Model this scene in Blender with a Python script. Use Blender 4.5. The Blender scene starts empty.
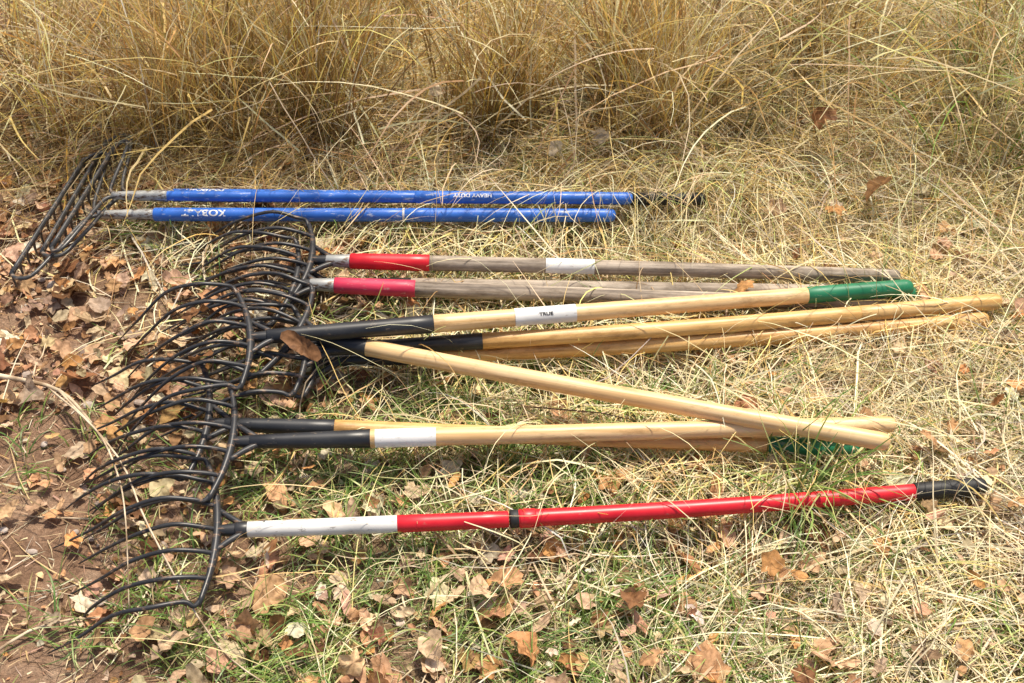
import bpy, math, numpy as np
from mathutils import Vector, Matrix
rng = np.random.default_rng(7)
scene = bpy.context.scene
COL = scene.collection

# ------------------------------------------------------------------ helpers
def gh(x, y):
    return (0.010*np.sin(2.3*x+1.1)*np.cos(1.9*y+.4) + 0.006*np.sin(6.1*x+2.0*y)
            + 0.004*np.sin(11*y-5*x+1.3) - 0.012)
def ss(a, b, x):
    t = np.clip((x-a)/(b-a), 0, 1); return t*t*(3-2*t)
def vnoise(x, y, s=1.0, k=0.0):
    x = x*s; y = y*s
    return (np.sin(x*3.1+1.7*np.sin(y*2.3+k)+k)+np.sin(y*3.7+1.3*np.sin(x*2.9-k)+2*k)
            + .6*np.sin(x*7.3-y*5.1+k)+.6*np.sin(x*4.9+y*8.3+2.2*k))/3.2*.5+.5

def new_mat(name):
    m = bpy.data.materials.new(name); m.use_nodes = True
    nt = m.node_tree
    for n in list(nt.nodes): nt.nodes.remove(n)
    out = nt.nodes.new('ShaderNodeOutputMaterial')
    return m, nt, out
def N(nt, t, **kw):
    n = nt.nodes.new(t)
    for k, v in kw.items():
        if k in n.inputs: n.inputs[k].default_value = v
        else: setattr(n, k, v)
    return n
def ramp(nt, stops):
    r = nt.nodes.new('ShaderNodeValToRGB'); e = r.color_ramp.elements
    while len(e) < len(stops): e.new(.5)
    for i, (p, c) in enumerate(stops):
        e[i].position = p; e[i].color = (*c, 1) if len(c) == 3 else c
    return r

def plant_mat(name, trans=.35):
    m, nt, out = new_mat(name); L = nt.links
    a = N(nt, 'ShaderNodeAttribute'); a.attribute_name = 'Col'
    p = N(nt, 'ShaderNodeBsdfDiffuse')
    t = N(nt, 'ShaderNodeBsdfTranslucent')
    mx = N(nt, 'ShaderNodeMixShader'); mx.inputs[0].default_value = trans
    L.new(a.outputs['Color'], p.inputs['Color']); L.new(a.outputs['Color'], t.inputs['Color'])
    L.new(p.outputs[0], mx.inputs[1]); L.new(t.outputs[0], mx.inputs[2])
    g = N(nt, 'ShaderNodeBsdfGlossy'); g.inputs['Roughness'].default_value = .45; g.inputs['Color'].default_value = (1, .95, .85, 1)
    m2 = N(nt, 'ShaderNodeMixShader'); m2.inputs[0].default_value = .04
    L.new(mx.outputs[0], m2.inputs[1]); L.new(g.outputs[0], m2.inputs[2]); L.new(m2.outputs[0], out.inputs[0])
    return m
M_straw = plant_mat('dry_straw', .30)
M_tall = plant_mat('standing_straw', .48)
M_green = plant_mat('green_blade', .4)
def leaf_mat():
    m, nt, out = new_mat('dead_leaf'); L = nt.links
    a = N(nt, 'ShaderNodeAttribute'); a.attribute_name = 'Col'
    tc = N(nt, 'ShaderNodeTexCoord'); nz = N(nt, 'ShaderNodeTexNoise'); nz.inputs['Scale'].default_value = 90
    nz.inputs['Detail'].default_value = 4
    L.new(tc.outputs['Object'], nz.inputs['Vector'])
    r = ramp(nt, [(.3, (.5, .45, .4)), (.6, (1.1, 1.08, 1.05))]); L.new(nz.outputs['Fac'], r.inputs[0])
    mu = N(nt, 'ShaderNodeMix'); mu.data_type = 'RGBA'; mu.blend_type = 'MULTIPLY'; mu.inputs[0].default_value = 1
    L.new(a.outputs['Color'], mu.inputs[6]); L.new(r.outputs[0], mu.inputs[7])
    p = N(nt, 'ShaderNodeBsdfPrincipled'); p.inputs['Roughness'].default_value = .65; p.inputs['Specular IOR Level'].default_value = .25
    t = N(nt, 'ShaderNodeBsdfTranslucent'); mx = N(nt, 'ShaderNodeMixShader'); mx.inputs[0].default_value = .25
    b = N(nt, 'ShaderNodeBump'); b.inputs['Strength'].default_value = .5; b.inputs['Distance'].default_value = .002
    L.new(nz.outputs['Fac'], b.inputs['Height']); L.new(b.outputs[0], p.inputs['Normal'])
    L.new(mu.outputs[2], p.inputs['Base Color']); L.new(mu.outputs[2], t.inputs['Color'])
    L.new(p.outputs[0], mx.inputs[1]); L.new(t.outputs[0], mx.inputs[2]); L.new(mx.outputs[0], out.inputs[0])
    return m
M_leaf = leaf_mat()

def wood_mat(name, c1, c2, c3, dirt, dk=(.42, .34, .27), amt=.85, rough=.42, streak=2.2):
    m, nt, out = new_mat(name); L = nt.links
    tc = N(nt, 'ShaderNodeTexCoord'); oi = N(nt, 'ShaderNodeObjectInfo')
    va = N(nt, 'ShaderNodeVectorMath'); va.operation = 'ADD'
    mm = N(nt, 'ShaderNodeVectorMath'); mm.operation = 'SCALE'; mm.inputs[0].default_value = (3, 5, 7)
    L.new(oi.outputs['Random'], mm.inputs['Scale'])
    L.new(tc.outputs['Object'], va.inputs[0]); L.new(mm.outputs[0], va.inputs[1])
    mp = N(nt, 'ShaderNodeMapping'); mp.inputs['Scale'].default_value = (2.2, 60, 60)
    L.new(va.outputs[0], mp.inputs[0])
    n1 = N(nt, 'ShaderNodeTexNoise'); n1.inputs['Scale'].default_value = streak; n1.inputs['Detail'].default_value = 6
    n1.inputs['Distortion'].default_value = .6
    L.new(mp.outputs[0], n1.inputs['Vector'])
    r = ramp(nt, [(.3, c1), (.5, c2), (.7, c3)]); L.new(n1.outputs['Fac'], r.inputs[0])
    mp2 = N(nt, 'ShaderNodeMapping'); mp2.inputs['Scale'].default_value = (.6, 2, 2); L.new(va.outputs[0], mp2.inputs[0])
    n2 = N(nt, 'ShaderNodeTexNoise'); n2.inputs['Scale'].default_value = 16; n2.inputs['Detail'].default_value = 9
    n2.inputs['Roughness'].default_value = .78
    L.new(mp2.outputs[0], n2.inputs['Vector'])
    r2 = ramp(nt, [(.36, dk), (.36+dirt, (1, 1, 1))]); L.new(n2.outputs['Fac'], r2.inputs[0])
    mu = N(nt, 'ShaderNodeMix'); mu.data_type = 'RGBA'; mu.blend_type = 'MULTIPLY'; mu.inputs[0].default_value = amt
    L.new(r.outputs[0], mu.inputs[6]); L.new(r2.outputs[0], mu.inputs[7])
    p = N(nt, 'ShaderNodeBsdfPrincipled'); p.inputs['Roughness'].default_value = rough
    b = N(nt, 'ShaderNodeBump'); b.inputs['Strength'].default_value = .35; b.inputs['Distance'].default_value = .001
    L.new(n1.outputs['Fac'], b.inputs['Height']); L.new(b.outputs[0], p.inputs['Normal'])
    L.new(mu.outputs[2], p.inputs['Base Color']); L.new(p.outputs[0], out.inputs[0])
    return m
M_wood = wood_mat('ash_wood', (.64, .39, .16), (.78, .53, .26), (.86, .64, .37), .12, amt=.6)
M_wood2 = wood_mat('ash_wood_yellow', (.55, .30, .09), (.72, .44, .16), (.82, .56, .26), .16, amt=.75)
M_grey = wood_mat('weathered_wood', (.18, .145, .115), (.42, .35, .275), (.62, .54, .44), .20, (.36, .32, .27), .85, .75, 1.6)

def paint_mat(name, col, rough=.35, worn=(.5, .5, .5), amt=.62, metal=0.0):
    m, nt, out = new_mat(name); L = nt.links
    tc = N(nt, 'ShaderNodeTexCoord')
    mp = N(nt, 'ShaderNodeMapping'); mp.inputs['Scale'].default_value = (.35, 1, 1); L.new(tc.outputs['Object'], mp.inputs[0])
    n = N(nt, 'ShaderNodeTexNoise'); n.inputs['Scale'].default_value = 120; n.inputs['Detail'].default_value = 8
    n.inputs['Roughness'].default_value = .7; L.new(mp.outputs[0], n.inputs['Vector'])
    r = ramp(nt, [(amt, (0, 0, 0)), (amt+.06, (1, 1, 1))]); L.new(n.outputs['Fac'], r.inputs[0])
    n2 = N(nt, 'ShaderNodeTexNoise'); n2.inputs['Scale'].default_value = 12; n2.inputs['Detail'].default_value = 6
    L.new(tc.outputs['Object'], n2.inputs['Vector'])
    r3 = ramp(nt, [(.3, tuple(c*.75 for c in col)), (.7, tuple(min(1, c*1.1+.01) for c in col))]); L.new(n2.outputs['Fac'], r3.inputs[0])
    mx = N(nt, 'ShaderNodeMix'); mx.data_type = 'RGBA'; mx.inputs[7].default_value = (*worn, 1)
    L.new(r.outputs[0], mx.inputs[0]); L.new(r3.outputs[0], mx.inputs[6])
    p = N(nt, 'ShaderNodeBsdfPrincipled'); p.inputs['Metallic'].default_value = metal
    rr = N(nt, 'ShaderNodeMapRange'); rr.inputs['To Min'].default_value = rough-.08; rr.inputs['To Max'].default_value = rough+.25
    L.new(n2.outputs['Fac'], rr.inputs[0]); L.new(rr.outputs[0], p.inputs['Roughness'])
    L.new(mx.outputs[2], p.inputs['Base Color']); L.new(p.outputs[0], out.inputs[0])
    return m
M_black = paint_mat('black_painted_steel', (.018, .020, .024), .32, (.18, .14, .10), .60)
M_tine = paint_mat('tine_steel', (.030, .031, .034), .32, (.20, .13, .085), .56)
M_rake = paint_mat('rake_steel', (.060, .061, .063), .30, (.26, .20, .15), .56)
M_red = paint_mat('red_paint', (.72, .012, .026), .3, (.5, .12, .1), .62)
M_pink = paint_mat('faded_red_sleeve', (.66, .03, .09), .42, (.6, .25, .25), .58)
M_blue = paint_mat('blue_fibreglass', (.035, .17, .66), .33, (.45, .52, .7), .58)
M_silver = paint_mat('silver_paint', (.76, .75, .72), .35, (.3, .28, .25), .58)
M_greenp = paint_mat('green_paint', (.012, .20, .09), .35, (.2, .3, .2), .60)
M_rubber = paint_mat('black_rubber', (.014, .014, .015), .5, (.06, .05, .045), .60)
M_label = paint_mat('paper_label', (.84, .84, .82), .5, (.45, .42, .38), .60)
M_text = paint_mat('white_print', (.84, .87, .9), .5, (.2, .3, .6), .7)
M_grease = paint_mat('socket_steel', (.42, .43, .42), .45, (.15, .1, .07), .52, .3)

# ------------------------------------------------------------------ mesh builders
def mesh_obj(name, V, F, mat, parent=None, smooth=True):
    me = bpy.data.meshes.new(name); me.from_pydata([tuple(v) for v in V], [], F); me.update()
    if smooth: me.polygons.foreach_set('use_smooth', [True]*len(me.polygons))
    me.materials.append(mat); o = bpy.data.objects.new(name, me); COL.objects.link(o)
    if parent: o.parent = parent
    return o
class Geo:
    def __init__(s): s.V = []; s.F = []
    def tube(s, pts, rad, n=8, flat=1.0, sub=4, cap=True):
        P = [Vector(p) for p in pts]; Q = []; R = []
        if sub > 1 and len(P) > 2:
            for i in range(len(P)-1):
                p0 = P[max(i-1, 0)]; p1 = P[i]; p2 = P[i+1]; p3 = P[min(i+2, len(P)-1)]
                for k in range(sub):
                    t = k/sub
                    Q.append(.5*((2*p1)+(p2-p0)*t+(2*p0-5*p1+4*p2-p3)*t*t+(3*p1-p0-3*p2+p3)*t**3))
                    R.append(rad[i]*(1-t)+rad[i+1]*t)
            Q.append(P[-1]); R.append(rad[-1])
        else: Q = P; R = list(rad)
        b = len(s.V); up = Vector((0, 0, 1))
        for i, q in enumerate(Q):
            t = (Q[min(i+1, len(Q)-1)]-Q[max(i-1, 0)]).normalized()
            ref = up if abs(t.z) < .92 else Vector((1, 0, 0))
            a = t.cross(ref).normalized(); c = a.cross(t).normalized()
            for k in range(n):
                an = 2*math.pi*k/n
                s.V.append(q + a*math.cos(an)*R[i] + c*math.sin(an)*R[i]*flat)
        for i in range(len(Q)-1):
            for k in range(n):
                s.F.append((b+i*n+k, b+i*n+(k+1) % n, b+(i+1)*n+(k+1) % n, b+(i+1)*n+k))
        if cap:
            s.F.append(tuple(b+k for k in range(n))[::-1]); e = b+(len(Q)-1)*n
            s.F.append(tuple(e+k for k in range(n)))
    def obj(s, name, mat, parent=None): return mesh_obj(name, s.V, s.F, mat, parent)

def bowf(x, L, bow): return bow*math.sin(math.pi*min(max(x/L, 0), 1))
def lathe(name, prof, mat, parent, L, bow, n=22):
    V = []; F = []; P = []
    for i in range(len(prof)-1):
        x0, r0 = prof[i]; x1, r1 = prof[i+1]; k = max(1, int(abs(x1-x0)/.04))
        for j in range(k): P.append((x0+(x1-x0)*j/k, r0+(r1-r0)*j/k))
    P.append(prof[-1])
    for x, r in P:
        yo = bowf(x, L, bow)
        for k in range(n):
            a = 2*math.pi*k/n; V.append((x, yo+r*math.cos(a), r*math.sin(a)))
    for i in range(len(P)-1):
        for k in range(n): F.append((i*n+k, (i+1)*n+k, (i+1)*n+(k+1) % n, i*n+(k+1) % n))
    F.append(tuple(range(n))); e = (len(P)-1)*n; F.append(tuple(e+k for k in range(n))[::-1])
    return mesh_obj(name, V, F, mat, parent)
def rod(name, x0, x1, r0, r1, mat, parent, L, bow, round0=False, round1=False):
    pr = []
    if round0: pr += [(x0, r0*.35), (x0+r0*.15, r0*.7), (x0+r0*.5, r0*.93), (x0+r0, r0)]
    else: pr += [(x0, r0*.9), (x0+.002, r0)]
    if round1: pr += [(x1-r1, r1), (x1-r1*.5, r1*.93), (x1-r1*.15, r1*.7), (x1, r1*.3)]
    else: pr += [(x1-.002, r1), (x1, r1*.9)]
    return lathe(name, pr, mat, parent, L, bow)
def label(name, x0, x1, r, a0, a1, mat, parent, L, bow):
    V = []; F = []; nx, na = 6, 10
    for i in range(nx+1):
        x = x0+(x1-x0)*i/nx
        for k in range(na+1):
            a = a0+(a1-a0)*k/na; V.append((x, bowf(x, L, bow)+r*math.cos(a), r*math.sin(a)))
    for i in range(nx):
        for k in range(na): F.append((i*(na+1)+k, (i+1)*(na+1)+k, (i+1)*(na+1)+k+1, i*(na+1)+k+1))
    return mesh_obj(name, V, F, mat, parent)
def wrap_text(name, txt, size, xc, r, ac, mat, parent, L, bow, flip=False):
    cu = bpy.data.curves.new('t', 'FONT'); cu.body = txt; cu.size = size; cu.align_x = 'CENTER'; cu.align_y = 'CENTER'
    cu.offset = size*.03
    o = bpy.data.objects.new('t', cu); COL.objects.link(o)
    dg = bpy.context.evaluated_depsgraph_get(); me = bpy.data.meshes.new_from_object(o.evaluated_get(dg))
    bpy.data.objects.remove(o)
    for v in me.vertices:
        u, w = v.co.x*1.25, v.co.y
        if flip: u, w = -u, -w
        a = ac - w/r; x = xc+u
        v.co = (x, bowf(x, L, bow)+r*math.cos(a), r*math.sin(a))
    me.materials.clear(); me.materials.append(mat)
    ob = bpy.data.objects.new(name, me); COL.objects.link(ob); ob.parent = parent
    return ob

SEGS = []
def root(name, a, b, roll=0):
    a = Vector(a); b = Vector(b); x = (b-a).normalized(); z = Vector((0, 0, 1)); y = z.cross(x).normalized(); z = x.cross(y)
    SEGS.append((tuple(a), tuple(b)))
    M = Matrix((x, y, z)).transposed().to_4x4(); M = Matrix.Translation(a) @ M @ Matrix.Rotation(roll, 4, 'X')
    e = bpy.data.objects.new(name, None); e.empty_display_size = .1; COL.objects.link(e); e.matrix_world = M
    return e, (b-a).length

def fork_head(parent, drop, nt=6, W=.25, Lt=.29, seed=0, skew=0.0):
    r = np.random.default_rng(seed); g = Geo()
    cb = [(-.03-.022*abs(u)**2+skew*u*.05, u*W/2, .002) for u in (-1, -.6, -.2, .2, .6, 1)]
    g.tube(cb, [.0046, .0062, .0078, .0078, .0062, .0046], n=6, flat=1.3, sub=3)
    g.tube([(.05, 0, 0), (-.005, 0, 0), (-.03, 0, .002)], [.0135, .0115, .008], n=10)
    g.tube([(.02, .004, 0), (-.005, .02, .002), (-.03, .04, .002)], [.006, .006, .005], n=6)
    g.tube([(.02, -.004, 0), (-.005, -.02, .002), (-.03, -.04, .002)], [.006, .006, .005], n=6)
    for i in range(nt):
        u = -1+2*i/(nt-1); y = u*W/2; x0 = -.03-.022*u*u+skew*u*.05
        j = r.normal(0, .004, 4); dl = r.normal(0, .008); s = Lt/.30
        outer = (abs(u) > .99)
        pts = [(x0+.004, y, .002), (x0-.025*s, y*1.02+j[0]*.4, .016), (x0-.08*s, y*1.04+j[1]*.6, .026),
               (x0-.15*s, y*1.08+j[2], .014-drop*.16), (x0-.22*s, y*1.12+j[3], -.012-drop*.52),
               (x0-.28*s+dl, y*1.16+j[3], -.03-drop*.98+abs(j[0]))]
        if outer:
            sgn = 1 if u > 0 else -1
            pts[0] = (x0+.002, y-sgn*.012, .002); pts.insert(1, (x0-.006, y+sgn*.004, .008))
            rad = [.0045, .0045, .0044, .0042, .0038, .0030, .0012]
        else: rad = [.0044, .0044, .0042, .0038, .0030, .0012]
        g.tube(pts, rad, n=7, sub=4, flat=.85)
    return g.obj('tined_head', M_tine, parent)

CAMA = math.radians(125)   # label angle round the shaft
def fork(a, b, parts, drop, bow=0.0, lab=None, seed=0, nt=6, W=.25, skew=0, Lt=.28, roll=0):
    e, L = root('mulch_fork', a, b, roll)
    fork_head(e, drop, nt, W, Lt, seed, skew)
    for i, (nm, x0, x1, r0, r1, mat, rd) in enumerate(parts):
        x1 = L if x1 is None else x1
        rod(nm, x0, x1, r0, r1, mat, e, L, bow, False, rd)
    if lab:
        label('paper_label', lab[0], lab[1], lab[2], math.radians(60), math.radians(200), M_label, e, L, bow)
        if lab[3]: wrap_text('label_print', lab[3], .009, (lab[0]+lab[1])/2, lab[2]+.0006, CAMA, M_rubber, e, L, bow)
    return e, L

# red fork (nearest)
e, L = fork((-.465, 1.045, .066), (.838, 1.157, .034),
     [('socket', .0, .022, .013, .0140, M_tine, False), ('silver_shaft', .012, .272, .0135, .0150, M_silver, False),
      ('red_shaft', .270, .46, .0150, .0142, M_red, False), ('joint_collar', .462, .478, .0158, .0158, M_rubber, False),
      ('red_shaft_upper', .475, 1.20, .0150, .0140, M_red, False), ('grip', 1.175, None, .0160, .0155, M_rubber, True)],
     .055, bow=-.012, seed=3, nt=7, W=.28, skew=-.1, Lt=.265)
lathe('grip_band', [(.478, .0150), (.480, .0164), (.505, .0164), (.507, .0148)], M_red, e, L, -.012)
# two forks below centre
fork((-.519, 1.265, .072), (.636, 1.248, .022),
     [('socket', 0, .20, .012, .0165, M_black, False), ('handle', .18, .99, .0160, .0152, M_wood2, False), ('painted_end', .985, None, .0162, .0165, M_greenp, True)],
     .055, seed=5, skew=-.15, Lt=.25)
fork((-.465, 1.217, .083), (.697, 1.273, .061),
     [('socket', 0, .215, .012, .0172, M_black, False), ('handle', .20, None, .0168, .0155, M_wood, True)],
     .075, seed=8, lab=(.222, .33, .0176, ''), skew=.1)
# long diagonal one
fork((-.385, 1.470, .081), (.6655, 1.208, .092),
     [('socket', 0, .115, .012, .0168, M_black, False), ('handle', .11, None, .0165, .0165, M_wood, True)],
     .065, bow=-.004, seed=11, skew=.2, nt=6, W=.24)
# green ended on top
fork((-.46, 1.435, .120), (.810, 1.623, .062),
     [('socket', 0, .315, .014, .018, M_black, False), ('handle', .30, 1.065, .0175, .0160, M_wood, False), ('painted_end', 1.06, None, .0168, .0172, M_greenp, True)],
     .105, seed=13, lab=(.47, .59, .0184, 'TRUE'), skew=-.1, Lt=.27)
# two yellowed handles with ends at far right
fork((-.365, 1.449, .066), (.982, 1.590, .055),
     [('socket', 0, .31, .012, .0165, M_black, False), ('handle', .30, 1.06, .0160, .0160, M_wood2, False), ('handle_end', 1.059, None, .0160, .0168, M_wood2, True)],
     .05, bow=-.010, seed=17, nt=6, W=.22)
fork((-.35, 1.456, .028), (.953, 1.557, .037),
     [('socket', 0, .20, .012, .0160, M_black, False), ('handle', .19, None, .0155, .0160, M_wood2, True)],
     .0, bow=-.012, seed=19, nt=5, W=.18)
# red-collared weathered ones
fork((-.385, 1.700, .062), (.800, 1.669, .047),
     [('socket', 0, .06, .012, .0150, M_grease, False), ('red_sleeve', .05, .215, .0165, .0175, M_red, False), ('handle', .20, None, .0160, .0145, M_grey, True)],
     .055, bow=.003, seed=23, lab=(.455, .555, .0168, ''), nt=6, W=.22)
fork((-.410, 1.631, .062), (.762, 1.599, .037),
     [('socket', 0, .06, .012, .0150, M_grease, False), ('red_sleeve', .05, .215, .0165, .0175, M_pink, False), ('handle', .20, None, .0162, .0150, M_grey, True)],
     .05, bow=-.004, seed=29, nt=6, W=.24, skew=.15)
fork((-.40, 1.665, .03), (.826, 1.630, .037),
     [('socket', 0, .2, .012, .0150, M_black, False), ('handle', .19, 1.10, .0150, .0150, M_grey, False), ('painted_end', 1.095, None, .0165, .0165, M_greenp, True)],
     .01, seed=31, nt=4, W=.14)

# bow rakes
def rake(a, b, parts, seed, skew, W=.36, roll=0, up=-1, texts=(), xb=-.11):
    e, L = root('bow_rake', a, b, roll); g = Geo(); r = np.random.default_rng(seed); H = W/2; k = xb/-.11
    def sk(x, y): return (x+skew*y, y)
    for s in (-1, 1):
        pts = [(.03, .003*s, 0), (-.01*k, .010*s, .002), (-.025*k, .05*s, .006), (-.036*k, .12*s, .01), (-.058*k, H*s*1.02, .008), (-.09*k, H*s*1.05, .004), (xb, H*s*.96, 0)]
        g.tube([(*sk(p[0], p[1]), p[2]) for p in pts], [.0042]*7, n=8, sub=6)
    g.tube([(*sk(xb, y), 0) for y in np.linspace(-H*.98, H*.98, 5)], [.0044]*5, n=6, flat=1.6, sub=2)
    nT = 12
    for i in range(nT):
        y = -H*.95+W*.95*i/(nT-1); x, yy = sk(xb, y)
        g.tube([(x, yy, 0), (x-.001, yy, up*.010), (x-.003, yy, up*.026), (x-.003, yy, up*.044)], [.0038, .0034, .0026, .0014], n=6, sub=3)
    g.obj('rake_head', M_rake, e)
    g2 = Geo(); g2.tube([(.0, 0, 0), (.06, 0, 0), (.12, 0, 0)], [.008, .011, .0135], n=14); g2.obj('socket', M_grease, e)
    for nm, x0, x1, r0, r1, mat, rd in parts:
        rod(nm, x0, L if x1 is None else x1, r0, r1, mat, e, L, 0, False, rd)
    for t, x, s, ac in texts: wrap_text('shaft_print', t, s, x, .0150, math.radians(ac), M_text, e, L, 0, True)
    return e
rake((-.844, 1.912, .058), (.425, 1.905, .052),
     [('shaft', .10, .36, .0145, .0145, M_blue, False), ('shaft_mid', .358, 1.10, .0140, .0140, M_blue, False), ('grip', 1.095, None, .0150, .0140, M_rubber, True)], 1, .12,
     texts=(('KOBALT', .17, .019, 98),), xb=-.115, W=.38)
rake((-.893, 1.848, .058), (.225, 1.856, .048),
     [('shaft', .12, .66, .0145, .0145, M_blue, False), ('band', .655, .662, .0150, .0150, M_silver, False), ('shaft_upper', .66, None, .0150, .0145, M_blue, True)], 2, .16,
     texts=(('KOBALT', .23, .020, 120),), xb=-.105, W=.38)
rake((-.865, 1.882, .082), (.262, 1.882, .074),
     [('shaft', .30, .66, .0115, .0115, M_blue, False), ('shaft_lower', .11, .305, .0105, .0110, M_blue, False), ('shaft_upper', .655, None, .0135, .0130, M_blue, True)], 3, .16, W=.34,
     texts=(('HEAVY DUTY', .78, .011, 120),), xb=-.06)

# ------------------------------------------------------------------ ground
def axis(c, half, n, far, m):
    a = np.linspace(c-half, c+half, n); k = np.geomspace(.03, far, m)
    return np.concatenate([(c-half-k)[::-1], a, c+half+k])
gx = axis(0, 2.2, 190, 150, 26); gy = axis(2.0, 1.9, 170, 150, 26)
X, Y = np.meshgrid(gx, gy, indexing='ij'); near = np.exp(-((X/6)**2+((Y-2)/6)**2))
Z = gh(X, Y)*near + near*.008*(vnoise(X, Y, 9, .3)-.5) + near*.0022*rng.normal(size=X.shape)
V = np.stack([X, Y, Z], -1).reshape(-1, 3); nx, ny = len(gx), len(gy)
I = np.arange(nx*ny).reshape(nx, ny)
F = np.stack([I[:-1, :-1], I[1:, :-1], I[1:, 1:], I[:-1, 1:]], -1).reshape(-1, 4).tolist()
m, nt, out = new_mat('soil_and_thatch'); Lk = nt.links
tc = N(nt, 'ShaderNodeTexCoord')
n1 = N(nt, 'ShaderNodeTexNoise'); n1.inputs['Scale'].default_value = 9; n1.inputs['Detail'].default_value = 12; n1.inputs['Roughness'].default_value = .7
n2 = N(nt, 'ShaderNodeTexNoise'); n2.inputs['Scale'].default_value = 140; n2.inputs['Detail'].default_value = 8; n2.inputs['Roughness'].default_value = .7
n3 = N(nt, 'ShaderNodeTexNoise'); n3.inputs['Scale'].default_value = 1.6; n3.inputs['Detail'].default_value = 5
for n in (n1, n2, n3): Lk.new(tc.outputs['Object'], n.inputs['Vector'])
soil = ramp(nt, [(.3, (.17, .10, .060)), (.5, (.34, .21, .135)), (.68, (.50, .35, .24))]); Lk.new(n1.outputs['Fac'], soil.inputs[0])
th = ramp(nt, [(.3, (.09, .07, .038)), (.5, (.22, .17, .095)), (.7, (.40, .32, .19))]); Lk.new(n2.outputs['Fac'], th.inputs[0])
sx = N(nt, 'ShaderNodeSeparateXYZ'); Lk.new(tc.outputs['Object'], sx.inputs[0])
ma = N(nt, 'ShaderNodeMath'); ma.operation = 'MULTIPLY_ADD'; ma.inputs[1].default_value = .45; Lk.new(sx.outputs['Y'], ma.inputs[0]); Lk.new(sx.outputs['X'], ma.inputs[2])
mb = N(nt, 'ShaderNodeMath'); mb.operation = 'ADD'; Lk.new(ma.outputs[0], mb.inputs[0]); Lk.new(n3.outputs['Fac'], mb.inputs[1])
mr = N(nt, 'ShaderNodeMapRange'); mr.inputs['From Min'].default_value = .45; mr.inputs['From Max'].default_value = 1.0; Lk.new(mb.outputs[0], mr.inputs[0])
mx = N(nt, 'ShaderNodeMix'); mx.data_type = 'RGBA'; Lk.new(mr.outputs[0], mx.inputs[0]); Lk.new(soil.outputs[0], mx.inputs[6]); Lk.new(th.outputs[0], mx.inputs[7])
r2 = ramp(nt, [(.3, (.5, .5, .5)), (.65, (1.15, 1.15, 1.15))]); Lk.new(n2.outputs['Fac'], r2.inputs[0])
mu = N(nt, 'ShaderNodeMix'); mu.data_type = 'RGBA'; mu.blend_type = 'MULTIPLY'; mu.inputs[0].default_value = 1
Lk.new(mx.outputs[2], mu.inputs[6]); Lk.new(r2.outputs[0], mu.inputs[7])
p = N(nt, 'ShaderNodeBsdfPrincipled'); p.inputs['Roughness'].default_value = .95; p.inputs['Specular IOR Level'].default_value = .15
b1 = N(nt, 'ShaderNodeBump'); b1.inputs['Strength'].default_value = .9; b1.inputs['Distance'].default_value = .006; Lk.new(n2.outputs['Fac'], b1.inputs['Height'])
b2 = N(nt, 'ShaderNodeBump'); b2.inputs['Strength'].default_value = .8; b2.inputs['Distance'].default_value = .03; Lk.new(n1.outputs['Fac'], b2.inputs['Height']); Lk.new(b1.outputs[0], b2.inputs['Normal'])
Lk.new(b2.outputs[0], p.inputs['Normal']); Lk.new(mu.outputs[2], p.inputs['Base Color']); Lk.new(p.outputs[0], out.inputs[0])
mesh_obj('ground', V.tolist(), F, m)

# ------------------------------------------------------------------ vegetation
def np_mesh(name, V, Q, C, mat, smooth=False):
    me = bpy.data.meshes.new(name); nv = len(V); nf = len(Q); k = Q.shape[1]
    me.vertices.add(nv); me.vertices.foreach_set('co', V.astype(np.float32).ravel())
    me.loops.add(nf*k); me.loops.foreach_set('vertex_index', Q.astype(np.int32).ravel())
    me.polygons.add(nf); me.polygons.foreach_set('loop_start', (np.arange(nf)*k).astype(np.int32))
    try: me.polygons.foreach_set('loop_total', np.full(nf, k, np.int32))
    except Exception: pass
    me.update(calc_edges=True)
    a = me.color_attributes.new('Col', 'FLOAT_COLOR', 'POINT')
    C4 = np.concatenate([C, np.ones((nv, 1))], 1).astype(np.float32); a.data.foreach_set('color', C4.ravel())
    if smooth: me.polygons.foreach_set('use_smooth', np.ones(nf, bool))
    me.materials.append(mat); o = bpy.data.objects.new(name, me); COL.objects.link(o); return o

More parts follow.
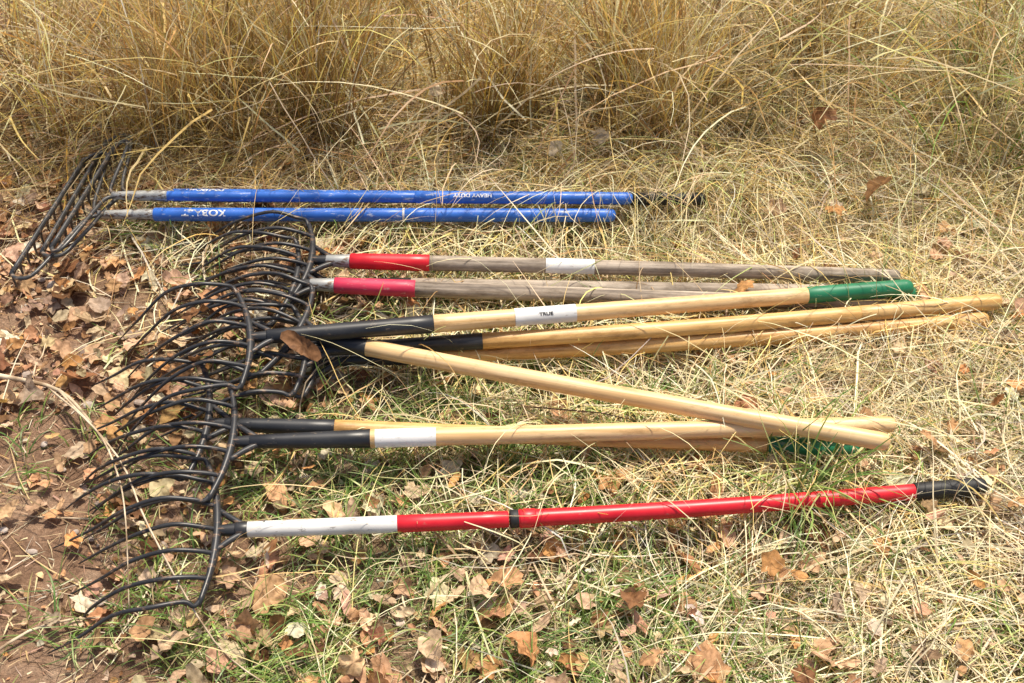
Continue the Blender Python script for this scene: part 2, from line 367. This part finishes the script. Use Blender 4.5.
def strands(base, az, el, L, w, col, segs=5, droop=.8, curl=.6, floor=None, kink=.1, basecol=1.0):
    n = len(base); p = base.copy(); pts = np.zeros((n, segs+1, 3)); az = az.copy(); el = el.copy()
    if floor is None: floor = rng.random(n)*.01+.002
    droop = droop*np.ones(n)*(.5+rng.random(n)); cu = curl*rng.normal(size=n)
    for i in range(segs+1):
        pts[:, i] = p
        d = np.stack([np.cos(el)*np.cos(az), np.cos(el)*np.sin(az), np.sin(el)], 1)
        p = p+d*(L/segs)[:, None]
        fl = gh(p[:, 0], p[:, 1])+floor
        hit = p[:, 2] < fl; p[:, 2] = np.where(hit, fl, p[:, 2]); el = np.where(hit, 0.0, el)
        el = el-droop/segs+rng.normal(size=n)*kink*.6; az = az+cu/segs+rng.normal(size=n)*kink
    T = np.diff(pts, axis=1); T = np.concatenate([T, T[:, -1:]], 1)
    ref = rng.normal(size=(n, 3))*.45; ref[:, 2] += 1
    S = np.cross(T, ref[:, None, :]); S /= (np.linalg.norm(S, axis=2, keepdims=True)+1e-9)
    prof = 1-.8*np.linspace(0, 1, segs+1)**2.2
    S = S*(w[:, None]*prof[None])[:, :, None]*.5
    V = np.stack([pts-S, pts+S], 2).reshape(-1, 3)
    idx = np.arange(n*(segs+1)*2).reshape(n, segs+1, 2)
    Q = np.stack([idx[:, :-1, 0], idx[:, :-1, 1], idx[:, 1:, 1], idx[:, 1:, 0]], -1).reshape(-1, 4)
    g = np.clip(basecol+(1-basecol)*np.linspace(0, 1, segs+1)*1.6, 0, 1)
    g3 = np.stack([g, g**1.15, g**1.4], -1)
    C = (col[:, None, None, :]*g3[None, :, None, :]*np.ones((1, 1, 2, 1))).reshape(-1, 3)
    return V, Q, C, pts
def merge(parts):
    V = []; Q = []; C = []; o = 0
    for p in parts: V.append(p[0]); Q.append(p[1]+o); C.append(p[2]); o += len(p[0])
    return np.concatenate(V), np.concatenate(Q), np.concatenate(C)
def pick(n, pal, pr, jit=.18):
    pr = np.array(pr, float); pr /= pr.sum(); c = np.array(pal)[rng.choice(len(pal), n, p=pr)]
    c = c*(1+jit*rng.normal(size=(n, 1)))*(1+.05*rng.normal(size=(n, 3))); return np.clip(c, .01, .95)
GOLD = (.92, .66, .25); PALE = (.95, .82, .52); BROWN = (.48, .30, .13); GREY = (.72, .64, .48); DK = (.17, .10, .05); TAN = (.84, .68, .40)
GR1 = (.18, .31, .06); GR2 = (.34, .46, .12); GR3 = (.54, .58, .22)
AMBER = (.86, .56, .16)

def scatter(n, x0, x1, y0, y1, dens):
    x = rng.uniform(x0, x1, n); y = rng.uniform(y0, y1, n); k = rng.random(n) < dens(x, y); return x[k], y[k]
def wedge(x, y):   # thins out away from the patch where the tools lie
    return np.where(np.abs(x) < .25+.55*y, 1.0, .3)
def straw_density(x, y):
    lo = .02+.98*ss(-.40, .75, x+.3*(vnoise(x, y, 2.2, 1)-.5)+.10*ss(.9, 1.5, y))
    hi = .12+.88*ss(-.95, -.35, x+.3*(vnoise(x, y, 2.5, 2)-.5))
    t = ss(1.6, 2.0, y); d = lo*(1-t)+hi*t
    d = d*(.25+.90*ss(.25, .7, vnoise(x, y, 3.3, 4)))
    mid = np.exp(-((x-.05)/.5)**2-((y-1.0)/.42)**2); d = d*(1-.65*mid)
    return np.clip(d, 0, 1)*wedge(x, y)
def tonal(c, x, y):   # greyer in the foreground, golden in the standing grass
    t = ss(1.3, 2.1, y)[:, None]
    g = c.mean(1, keepdims=True)*np.array([[1.06, 1.0, .82]])
    cool = c*.75+g*.25
    return np.clip(cool*(1-t)+c*t, 0, .95)

P = []
x, y = scatter(120000, -2.2, 2.2, .45, 3.1, straw_density); n = len(x)
lay = 2.6+1.5*(vnoise(x, y, .9, 5)-.5)*3
az = lay+rng.normal(size=n)*.9+np.pi*(rng.random(n) < .4)
thick = .012+.026*ss(.1, .8, x)+.03*ss(1.95, 2.3, y)
fl = rng.random(n)**1.3*thick+.002
base = np.stack([x, y, gh(x, y)+fl], 1)
L_ = rng.gamma(3, .048, n)+.03; w = rng.gamma(4, .00036, n)+.0005
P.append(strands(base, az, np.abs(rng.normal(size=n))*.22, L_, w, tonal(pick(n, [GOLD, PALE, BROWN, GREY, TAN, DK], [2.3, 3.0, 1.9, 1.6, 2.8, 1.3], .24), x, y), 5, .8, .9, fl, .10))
x, y = scatter(9500, -1.8, 2.0, .5, 3.0, straw_density); n = len(x)
fl = rng.random(n)*.025+.004; base = np.stack([x, y, gh(x, y)+fl], 1)
P.append(strands(base, rng.random(n)*6.28, np.abs(rng.normal(size=n))*.35, rng.uniform(.08, .3, n), rng.uniform(.002, .0048, n), tonal(pick(n, [PALE, TAN, GREY, GOLD, BROWN], [3, 3, 1, 1, .8]), x, y), 6, 1.1, .8, fl, .1))
x, y = scatter(5200, -.4, 1.8, .6, 2.5, lambda x, y: .08+.9*ss(.2, .9, x+.5*ss(1.6, 2.1, y))*.9); n = len(x)
base = np.stack([x, y, gh(x, y)], 1)
P.append(strands(base, 2.9+rng.normal(size=n)*1.0, rng.uniform(.2, .9, n), rng.uniform(.15, .42, n), rng.uniform(.001, .0026, n), pick(n, [PALE, GOLD, TAN, GR3], [4, 2, 2, .6]), 9, 1.9, .7, rng.random(n)*.03+.01, .07))
# stems that have flopped over the shafts, thicker toward the grassy ends
bs = []
for a, b in SEGS:
    a = np.array(a); b = np.array(b); k = 170
    t = rng.beta(2.2, 1.1, k); q = a[None]*(1-t[:, None])+b[None]*t[:, None]
    q[:, 1] += rng.choice([-1, 1], k, p=[.35, .65])*rng.uniform(.02, .07, k); q[:, 0] += rng.normal(size=k)*.03; q[:, 2] = gh(q[:, 0], q[:, 1])+rng.uniform(.0, .03, k); bs.append(q)
k = 420; q = np.stack([rng.uniform(.0, .62, k), rng.uniform(1.93, 2.10, k), np.zeros(k)], 1); q[:, 2] = gh(q[:, 0], q[:, 1])+.03; bs.append(q)
base = np.concatenate(bs); n = len(base)
az = rng.choice([-1.6, 1.6, -2.4, 2.4, 3.0], n)+rng.normal(size=n)*.6; az[-k:] = -1.7+rng.normal(size=k)*.7
Ls = rng.uniform(.10, .28, n); Ls[-k:] = rng.uniform(.15, .38, k)
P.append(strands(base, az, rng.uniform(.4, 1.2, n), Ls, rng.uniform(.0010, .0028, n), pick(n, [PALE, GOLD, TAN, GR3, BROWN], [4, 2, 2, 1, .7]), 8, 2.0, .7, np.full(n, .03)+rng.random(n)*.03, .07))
x, y = scatter(26000, -1.6, 1.5, .5, 2.4, lambda x, y: .7+.0*x); n = len(x)
fl = rng.random(n)*.008+.001; base = np.stack([x, y, gh(x, y)+fl+.002], 1)
P.append(strands(base, rng.random(n)*6.28, rng.normal(size=n)*.1, rng.uniform(.008, .05, n), rng.uniform(.0008, .003, n), pick(n, [TAN, BROWN, DK, GREY, (.55, .36, .24)], [2.2, 2, 1.2, 1.6, 2]), 2, .2, .3, fl, .05))
V, Q, C = merge(P); np_mesh('dry_grass_mat', V, Q, C, M_straw)

# tall standing dry grass behind
P = []
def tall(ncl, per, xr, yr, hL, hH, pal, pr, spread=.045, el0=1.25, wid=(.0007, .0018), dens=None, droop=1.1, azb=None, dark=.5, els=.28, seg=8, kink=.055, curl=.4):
    cx = rng.uniform(*xr, ncl); cy = rng.uniform(*yr, ncl)
    if dens is not None:
        k = rng.random(ncl) < dens(cx, cy); cx, cy = cx[k], cy[k]
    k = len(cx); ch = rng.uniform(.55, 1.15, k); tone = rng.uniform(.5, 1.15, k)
    ci = np.repeat(np.arange(k), per); n = len(ci)
    x = cx[ci]+rng.normal(size=n)*spread; y = cy[ci]+rng.normal(size=n)*spread
    caz = rng.random(k)*6.28 if azb is None else azb+rng.normal(size=k)*.7
    az = np.where(rng.random(n) < .6, caz[ci]+rng.normal(size=n)*.6, rng.random(n)*6.28)
    el = np.clip(el0+rng.normal(size=n)*els, .2, 1.56)
    L_ = rng.uniform(hL, hH, n)*ch[ci]*rng.uniform(.5, 1.1, n)
    base = np.stack([x, y, gh(x, y)-.005], 1)
    c = np.clip(pick(n, pal, pr, .26)*tone[ci][:, None], .02, .95)
    w = wid[0]+(wid[1]-wid[0])*rng.random(n)**2
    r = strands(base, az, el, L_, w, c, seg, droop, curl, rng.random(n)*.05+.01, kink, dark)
    P.append(r); return r[3]
def td(x, y):
    gap = .08+.92*ss(.38, .58, vnoise(x, y, 1.9, 9))
    return ss(-1.45, -1.15, x)*ss(2.02, 2.3, y-.10*ss(.3, 1.2, x))*gap
# tussocks, leaning and crossing
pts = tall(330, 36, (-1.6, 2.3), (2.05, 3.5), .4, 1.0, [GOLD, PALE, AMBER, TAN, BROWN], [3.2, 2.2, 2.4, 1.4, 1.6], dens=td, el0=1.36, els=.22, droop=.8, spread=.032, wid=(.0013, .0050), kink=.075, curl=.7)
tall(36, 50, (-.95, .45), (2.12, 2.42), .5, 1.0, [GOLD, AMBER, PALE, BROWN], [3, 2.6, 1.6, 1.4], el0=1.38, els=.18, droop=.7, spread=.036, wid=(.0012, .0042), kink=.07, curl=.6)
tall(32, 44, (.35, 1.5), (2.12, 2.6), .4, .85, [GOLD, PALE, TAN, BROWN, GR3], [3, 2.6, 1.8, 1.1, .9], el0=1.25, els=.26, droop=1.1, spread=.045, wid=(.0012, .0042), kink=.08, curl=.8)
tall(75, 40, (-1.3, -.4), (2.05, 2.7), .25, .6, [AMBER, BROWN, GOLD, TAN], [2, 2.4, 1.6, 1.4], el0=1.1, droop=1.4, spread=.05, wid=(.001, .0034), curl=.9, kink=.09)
# feathery panicles
sel = rng.random(len(pts)) < .20; q = pts[sel]
for lvl in (4, 5, 6, 7):
    b = q[:, lvl]+rng.normal(size=(len(q), 3))*.004
    n = len(b)
    P.append(strands(b, rng.random(n)*6.28, rng.uniform(.1, 1.2, n), rng.uniform(.02, .07, n), rng.uniform(.001, .0026, n), pick(n, [GOLD, BROWN, PALE, AMBER], [2, 1.6, 1, 2]), 2, .8, .5, np.full(n, .01), .15))
# broken stalks lying at all angles across the tussocks
x = rng.uniform(-1.4, 1.7, 1900); y = rng.uniform(2.0, 2.9, 1900); n = len(x)
P.append(strands(np.stack([x, y, gh(x, y)+rng.random(n)*.35], 1), rng.random(n)*6.28, rng.normal(size=n)*.6, rng.uniform(.12, .45, n), rng.uniform(.0015, .0050, n), pick(n, [PALE, TAN, GOLD, BROWN], [3, 2, 2, 1.4]), 6, .5, .4, rng.random(n)*.05+.01, .09))
# mid-height sprawl spilling toward the tools
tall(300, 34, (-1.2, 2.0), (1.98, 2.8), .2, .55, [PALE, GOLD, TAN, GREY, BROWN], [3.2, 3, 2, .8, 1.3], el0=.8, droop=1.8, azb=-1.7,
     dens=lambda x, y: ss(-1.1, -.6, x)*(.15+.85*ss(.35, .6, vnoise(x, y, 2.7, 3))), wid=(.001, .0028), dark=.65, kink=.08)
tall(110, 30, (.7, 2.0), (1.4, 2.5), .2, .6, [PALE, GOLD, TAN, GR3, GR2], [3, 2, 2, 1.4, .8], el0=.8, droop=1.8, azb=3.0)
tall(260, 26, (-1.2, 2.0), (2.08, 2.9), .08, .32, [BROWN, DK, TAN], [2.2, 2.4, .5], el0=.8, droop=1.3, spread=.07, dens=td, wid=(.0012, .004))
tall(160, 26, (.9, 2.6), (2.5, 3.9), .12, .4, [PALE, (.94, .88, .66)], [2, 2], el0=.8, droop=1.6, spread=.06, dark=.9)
V, Q, C = merge(P); np_mesh('tall_dry_grass', V, Q, C, M_tall)

# green grass
P = []
def green(cx, cy, per, hL, hH, sp, w=(.0014, .0034), el0=1.0, droop=1.5):
    cx = np.atleast_1d(cx).astype(float); cy = np.atleast_1d(cy).astype(float); ci = np.repeat(np.arange(len(cx)), per); n = len(ci)
    x = cx[ci]+rng.normal(size=n)*sp; y = cy[ci]+rng.normal(size=n)*sp
    P.append(strands(np.stack([x, y, gh(x, y)], 1), rng.random(n)*6.28, np.clip(el0+rng.normal(size=n)*.3, .2, 1.5), rng.uniform(hL, hH, n), rng.uniform(*w, n),
             pick(n, [GR1, GR2, GR3, (.15, .27, .07), TAN], [3.4, 3, 1.6, 1.8, .9]), 6, droop, .6, rng.random(n)*.015+.003, .06))
def gd(x, y):
    a = np.exp(-((x+.10)/.45)**2-((y-1.00)/.36)**2) + np.exp(-((x-.20)/.65)**2-((y-1.36)/.22)**2) + np.exp(-((x-.1)/.7)**2-((y-.85)/.2)**2)*.6
    b = .14*ss(-.8, -.2, x) + .5*np.exp(-((x-1.3)/.5)**2-((y-2.2)/.6)**2)+.5*np.exp(-((x+.1)/.8)**2-((y-1.90)/.25)**2)
    return np.clip((a+b)*(.10+.90*ss(.38, .56, vnoise(x, y, 4.5, 6))), 0, 1)
cx, cy = scatter(3400, -1.2, 1.8, .55, 2.6, gd); green(cx, cy, 13, .035, .13, .022)
cx, cy = scatter(1600, -.7, 1.2, .6, 1.7, gd); green(cx, cy, 10, .02, .07, .035, w=(.001, .0022), el0=.7)
green([.50, .53, .55, .51, .48], [1.14, 1.17, 1.20, 1.15, 1.22], 18, .14, .27, .016, w=(.0025, .0050), el0=1.15)
green([1.33, 1.45, 1.25, 1.5, 1.38, 1.15, 1.3, 1.1], [2.3, 2.2, 2.45, 2.5, 2.1, 2.35, 2.0, 2.1], 20, .3, .75, .05, w=(.0018, .004), el0=1.2, droop=1.0)
green([-.05, .0, -.12, .35, .3, .62, .9, .15, .45], [1.26, 1.12, 1.1, .86, 1.35, 1.02, 1.35, 1.38, .95], 18, .06, .15, .02, w=(.0020, .0040))
V, Q, C = merge(P); np_mesh('green_grass', V, Q, C, M_green)

# ------------------------------------------------------------------ fallen leaves
def leaves(x, y, z, size, col, kind, tilt=.35, K=20):
    n = len(x); th = np.linspace(0, 2*np.pi, K, endpoint=False)
    R = np.zeros((n, K))
    for i in range(n):
        if kind[i] == 0:   # shallow lobed
            ph = rng.normal()*.12
            r = .68+.13*np.cos(5*th+ph)+.14*np.cos(th)+.07*rng.normal()*np.cos(2*th)
        elif kind[i] == 1: # ovate with tip
            r = .42/np.sqrt((np.cos(th)*.42/1.0)**2+np.sin(th)**2+.02)*.95; r = np.minimum(r, 1.0)
        else:              # heart / cottonwood
            r = .62+.18*np.cos(th)+.08*np.cos(3*th)+.05*rng.normal()*np.sin(2*th)
        R[i] = r*(1+.07*rng.normal(size=K))
    lx = R*np.cos(th)*size[:, None]*.5; ly = R*np.sin(th)*size[:, None]*.5*rng.uniform(.65, 1.05, n)[:, None]
    c1 = rng.normal(size=n)*9; c2 = rng.normal(size=n)*14+5; c3 = rng.normal(size=(n, 1))*.12
    def lift(a, b): return np.clip(c1[:, None]*a*a+c2[:, None]*b*b+c3*a, -.03, .04)
    rings = []
    for f in (0.45, 1.0):
        a = lx*f; b = ly*f; rings.append(np.stack([a, b, lift(a, b)+rng.normal(size=a.shape)*size[:, None]*.035*f+size[:, None]*.05*np.abs(np.sin(2.5*th))*f], -1))
    ctr = np.zeros((n, 1, 3)); Pt = np.concatenate([ctr]+rings, 1)
    a = rng.random(n)*6.28; tx = rng.normal(size=n)*tilt; ty = rng.normal(size=n)*tilt
    def rot(Pt, ax, t):
        c, s = np.cos(t)[:, None], np.sin(t)[:, None]; i, j = [(1, 2), (0, 2), (0, 1)][ax]
        A = Pt[:, :, i]*c-Pt[:, :, j]*s; B = Pt[:, :, i]*s+Pt[:, :, j]*c; Pt = Pt.copy(); Pt[:, :, i] = A; Pt[:, :, j] = B; return Pt
    Pt = rot(rot(rot(Pt, 2, a), 0, tx), 1, ty)
    off = -Pt[:, :, 2].min(1)*.75
    Pt = Pt+np.stack([x, y, z+off], -1)[:, None]
    m = 1+2*K; V = Pt.reshape(-1, 3)
    k = np.arange(K); k2 = (k+1) % K
    tri = np.concatenate([np.stack([0*k, 1+k, 1+k2], 1), np.stack([1+k, 1+K+k, 1+K+k2], 1), np.stack([1+k, 1+K+k2, 1+k2], 1)])
    Q = (tri[None]+(np.arange(n)*m)[:, None, None]).reshape(-1, 3)
    shade = np.concatenate([np.full((n, 1), .8), np.full((n, K), 1.0), .80+.3*rng.random((n, K))], 1)
    C = (col[:, None]*shade[:, :, None]).reshape(-1, 3)
    return V, Q, np.clip(C, .01, .88)
LP = [(.76, .56, .37), (.64, .38, .20), (.28, .14, .065), (.82, .71, .53), (.64, .35, .14), (.53, .41, .28), (.72, .47, .29)]
def ld(x, y):
    left = ss(-.10, -.48, x)*(.40+.60*ss(.3, .6, vnoise(x, y, 3, 12)))*ss(3.0, 2.0, y)
    low = .45*np.exp(-((y-.85)/.3)**2)*ss(-.6, -.2, x)*ss(1.3, .4, x)
    mid = .15*ss(2.2, 1.6, y)
    bare = ss(-.64, -.80, x)*ss(1.45, 1.25, y)
    return np.clip(left+low+mid+.025, 0, 1)*(1-.72*bare)
x, y = scatter(6600, -1.6, 1.4, .55, 2.8, ld); n = len(x)
hz = gh(x, y)+.005+rng.random(n)*.016+.026*ss(.0, .8, x)
P = [leaves(x, y, hz, rng.gamma(7, .0052, n)+.010, pick(n, LP, [3, 3, 1.8, 1.4, 1.8, 1.8, 3], .2), rng.choice(3, n, p=[.40, .22, .38]))]
x, y = scatter(13000, -1.6, 1.4, .55, 2.8, ld); n = len(x)
P.append(leaves(x, y, gh(x, y)+.003+rng.random(n)*.006+.015*ss(.1, .8, x), rng.uniform(.008, .028, n), pick(n, LP, [2.4, 3, 2, 1, 2, 2, 2], .2), np.full(n, 2), .4, 7))
sp = np.array([(-.385, 1.40, .125, .11, 2), (.80, 1.90, .07, .10, 1), (.70, 2.10, .12, .10, 2), (.20, 2.09, .07, .07, 3), (.10, 2.08, .05, .06, 3), (-.005, .97, .02, .075, 1), (-.05, .955, .02, .08, 0),
   (.20, .93, .02, .07, 2), (-.13, .86, .02, .075, 0), (.43, .99, .04, .07, 4), (.22, .83, .02, .06, 1), (.47, .97, .04, .05, 4), (.75, 1.25, .05, .06, 1), (.47, 1.62, .05, .06, 4),
   (-.18, 2.2, .12, .06, 3), (.70, 1.85, .06, .06, 4), (-.58, 1.40, .09, .08, 2), (-.62, 1.52, .08, .07, 2), (-.55, .86, .02, .08, 0), (-.60, .88, .02, .07, 1)])
P.append(leaves(sp[:, 0], sp[:, 1], sp[:, 2], sp[:, 3], np.array(LP)[sp[:, 4].astype(int)], np.array([1]+[0, 2]*9+[2]), .45, 20))
V, Q, C = merge(P); np_mesh('fallen_leaves', V, Q, C, M_leaf)

# ------------------------------------------------------------------ twigs and stems
def twig_mat():
    m, nt, out = new_mat('twig_bark'); p = N(nt, 'ShaderNodeBsdfPrincipled'); p.inputs['Roughness'].default_value = .8
    tc = N(nt, 'ShaderNodeTexCoord'); nz = N(nt, 'ShaderNodeTexNoise'); nz.inputs['Scale'].default_value = 25; nz.inputs['Detail'].default_value = 5
    r = ramp(nt, [(.35, (.28, .19, .11)), (.65, (.75, .62, .44))]); nt.links.new(tc.outputs['Object'], nz.inputs['Vector'])
    nt.links.new(nz.outputs['Fac'], r.inputs[0]); nt.links.new(r.outputs[0], p.inputs['Base Color']); nt.links.new(p.outputs[0], out.inputs[0]); return m
g = Geo()
g.tube([(-1.12, 1.44, .03), (-.98, 1.41, .035), (-.86, 1.375, .035), (-.78, 1.30, .03)], [.006, .0055, .004, .0025], n=6)
g.tube([(-.86, 1.375, .035), (-.70, 1.20, .06), (-.60, 1.03, .10), (-.47, .85, .05), (-.37, .78, .03)], [.0022, .002, .0018, .0015, .001], n=5)
g.tube([(-.88, 1.38, .035), (-.76, 1.27, .05), (-.69, 1.16, .07), (-.64, 1.04, .10), (-.62, .9, .03)], [.002, .002, .0018, .0014, .001], n=5)
for i in range(130):
    x = rng.uniform(-1.4, 1.3); y = rng.uniform(.6, 2.4); a = rng.random()*6.28; l = rng.uniform(.04, .22); r0 = rng.uniform(.001, .003)
    pts = []; z = float(gh(x, y))+.012+.02*(x > 0)
    for k in range(4):
        pts.append((x, y, z+rng.normal()*.003)); x += math.cos(a)*l/3; y += math.sin(a)*l/3; a += rng.normal()*.3
    g.tube(pts, [r0, r0*.9, r0*.75, r0*.4], n=5, sub=2)
g.obj('fallen_twigs', twig_mat())

# pebbles
import bmesh
bm = bmesh.new()
for i in range(260):
    x = rng.uniform(-1.3, .9); y = rng.uniform(.6, 1.8)
    if rng.random() < .5 and x > -.5: continue
    s = rng.gamma(3, .0018)+.002
    r = bmesh.ops.create_icosphere(bm, subdivisions=2, radius=1.0)
    q = rng.normal(size=6)*.25
    for v in r['verts']:
        c = v.co; f = 1+q[0]*c.x*c.y+q[1]*c.y*c.z+q[2]*c.x*c.x+q[3]*c.z*c.x
        v.co = Vector((c.x*s*f*(1.3+q[4]*.5)+x, c.y*s*f+y, c.z*s*f*.6+float(gh(x, y))+s*.3+.002))
me = bpy.data.meshes.new('pebbles'); bm.to_mesh(me); bm.free()
m, nt, out = new_mat('pebble_stone'); p = N(nt, 'ShaderNodeBsdfPrincipled'); p.inputs['Roughness'].default_value = .8
tc = N(nt, 'ShaderNodeTexCoord'); nz = N(nt, 'ShaderNodeTexNoise'); nz.inputs['Scale'].default_value = 30; nz.inputs['Detail'].default_value = 6
r = ramp(nt, [(.35, (.25, .18, .14)), (.6, (.5, .43, .37))]); nt.links.new(tc.outputs['Object'], nz.inputs['Vector']); nt.links.new(nz.outputs['Fac'], r.inputs[0])
nt.links.new(r.outputs[0], p.inputs['Base Color']); nt.links.new(p.outputs[0], out.inputs[0]); me.materials.append(m)
COL.objects.link(bpy.data.objects.new('pebbles', me))

# ------------------------------------------------------------------ light, world, camera
el = math.radians(65); rot = math.radians(25)
sd = Vector((math.sin(rot)*math.cos(el), math.cos(rot)*math.cos(el), math.sin(el)))
w = bpy.data.worlds.new('World'); scene.world = w; w.use_nodes = True; nt = w.node_tree
bg = nt.nodes['Background']; sky = nt.nodes.new('ShaderNodeTexSky'); sky.sky_type = 'NISHITA'; sky.sun_disc = False
sky.sun_elevation = el; sky.sun_rotation = rot; sky.air_density = .7; sky.dust_density = 4.0
nt.links.new(sky.outputs[0], bg.inputs[0]); bg.inputs[1].default_value = .14
ld_ = bpy.data.lights.new('sun', 'SUN'); ld_.energy = 5; ld_.angle = math.radians(3); ld_.color = (1, .91, .76)
so = bpy.data.objects.new('sun', ld_); COL.objects.link(so); so.rotation_euler = sd.to_track_quat('Z', 'Y').to_euler(); so.location = sd*10
cd = bpy.data.cameras.new('camera'); cd.lens = 40; cd.sensor_width = 36; cd.clip_end = 500; cd.clip_start = .05
co = bpy.data.objects.new('camera', cd); COL.objects.link(co); co.location = (0, 0, 1.7); co.rotation_euler = (math.radians(42), 0, 0)
scene.camera = co
scene.view_settings.view_transform = 'Standard'; scene.view_settings.look = 'None'; scene.view_settings.exposure = 0
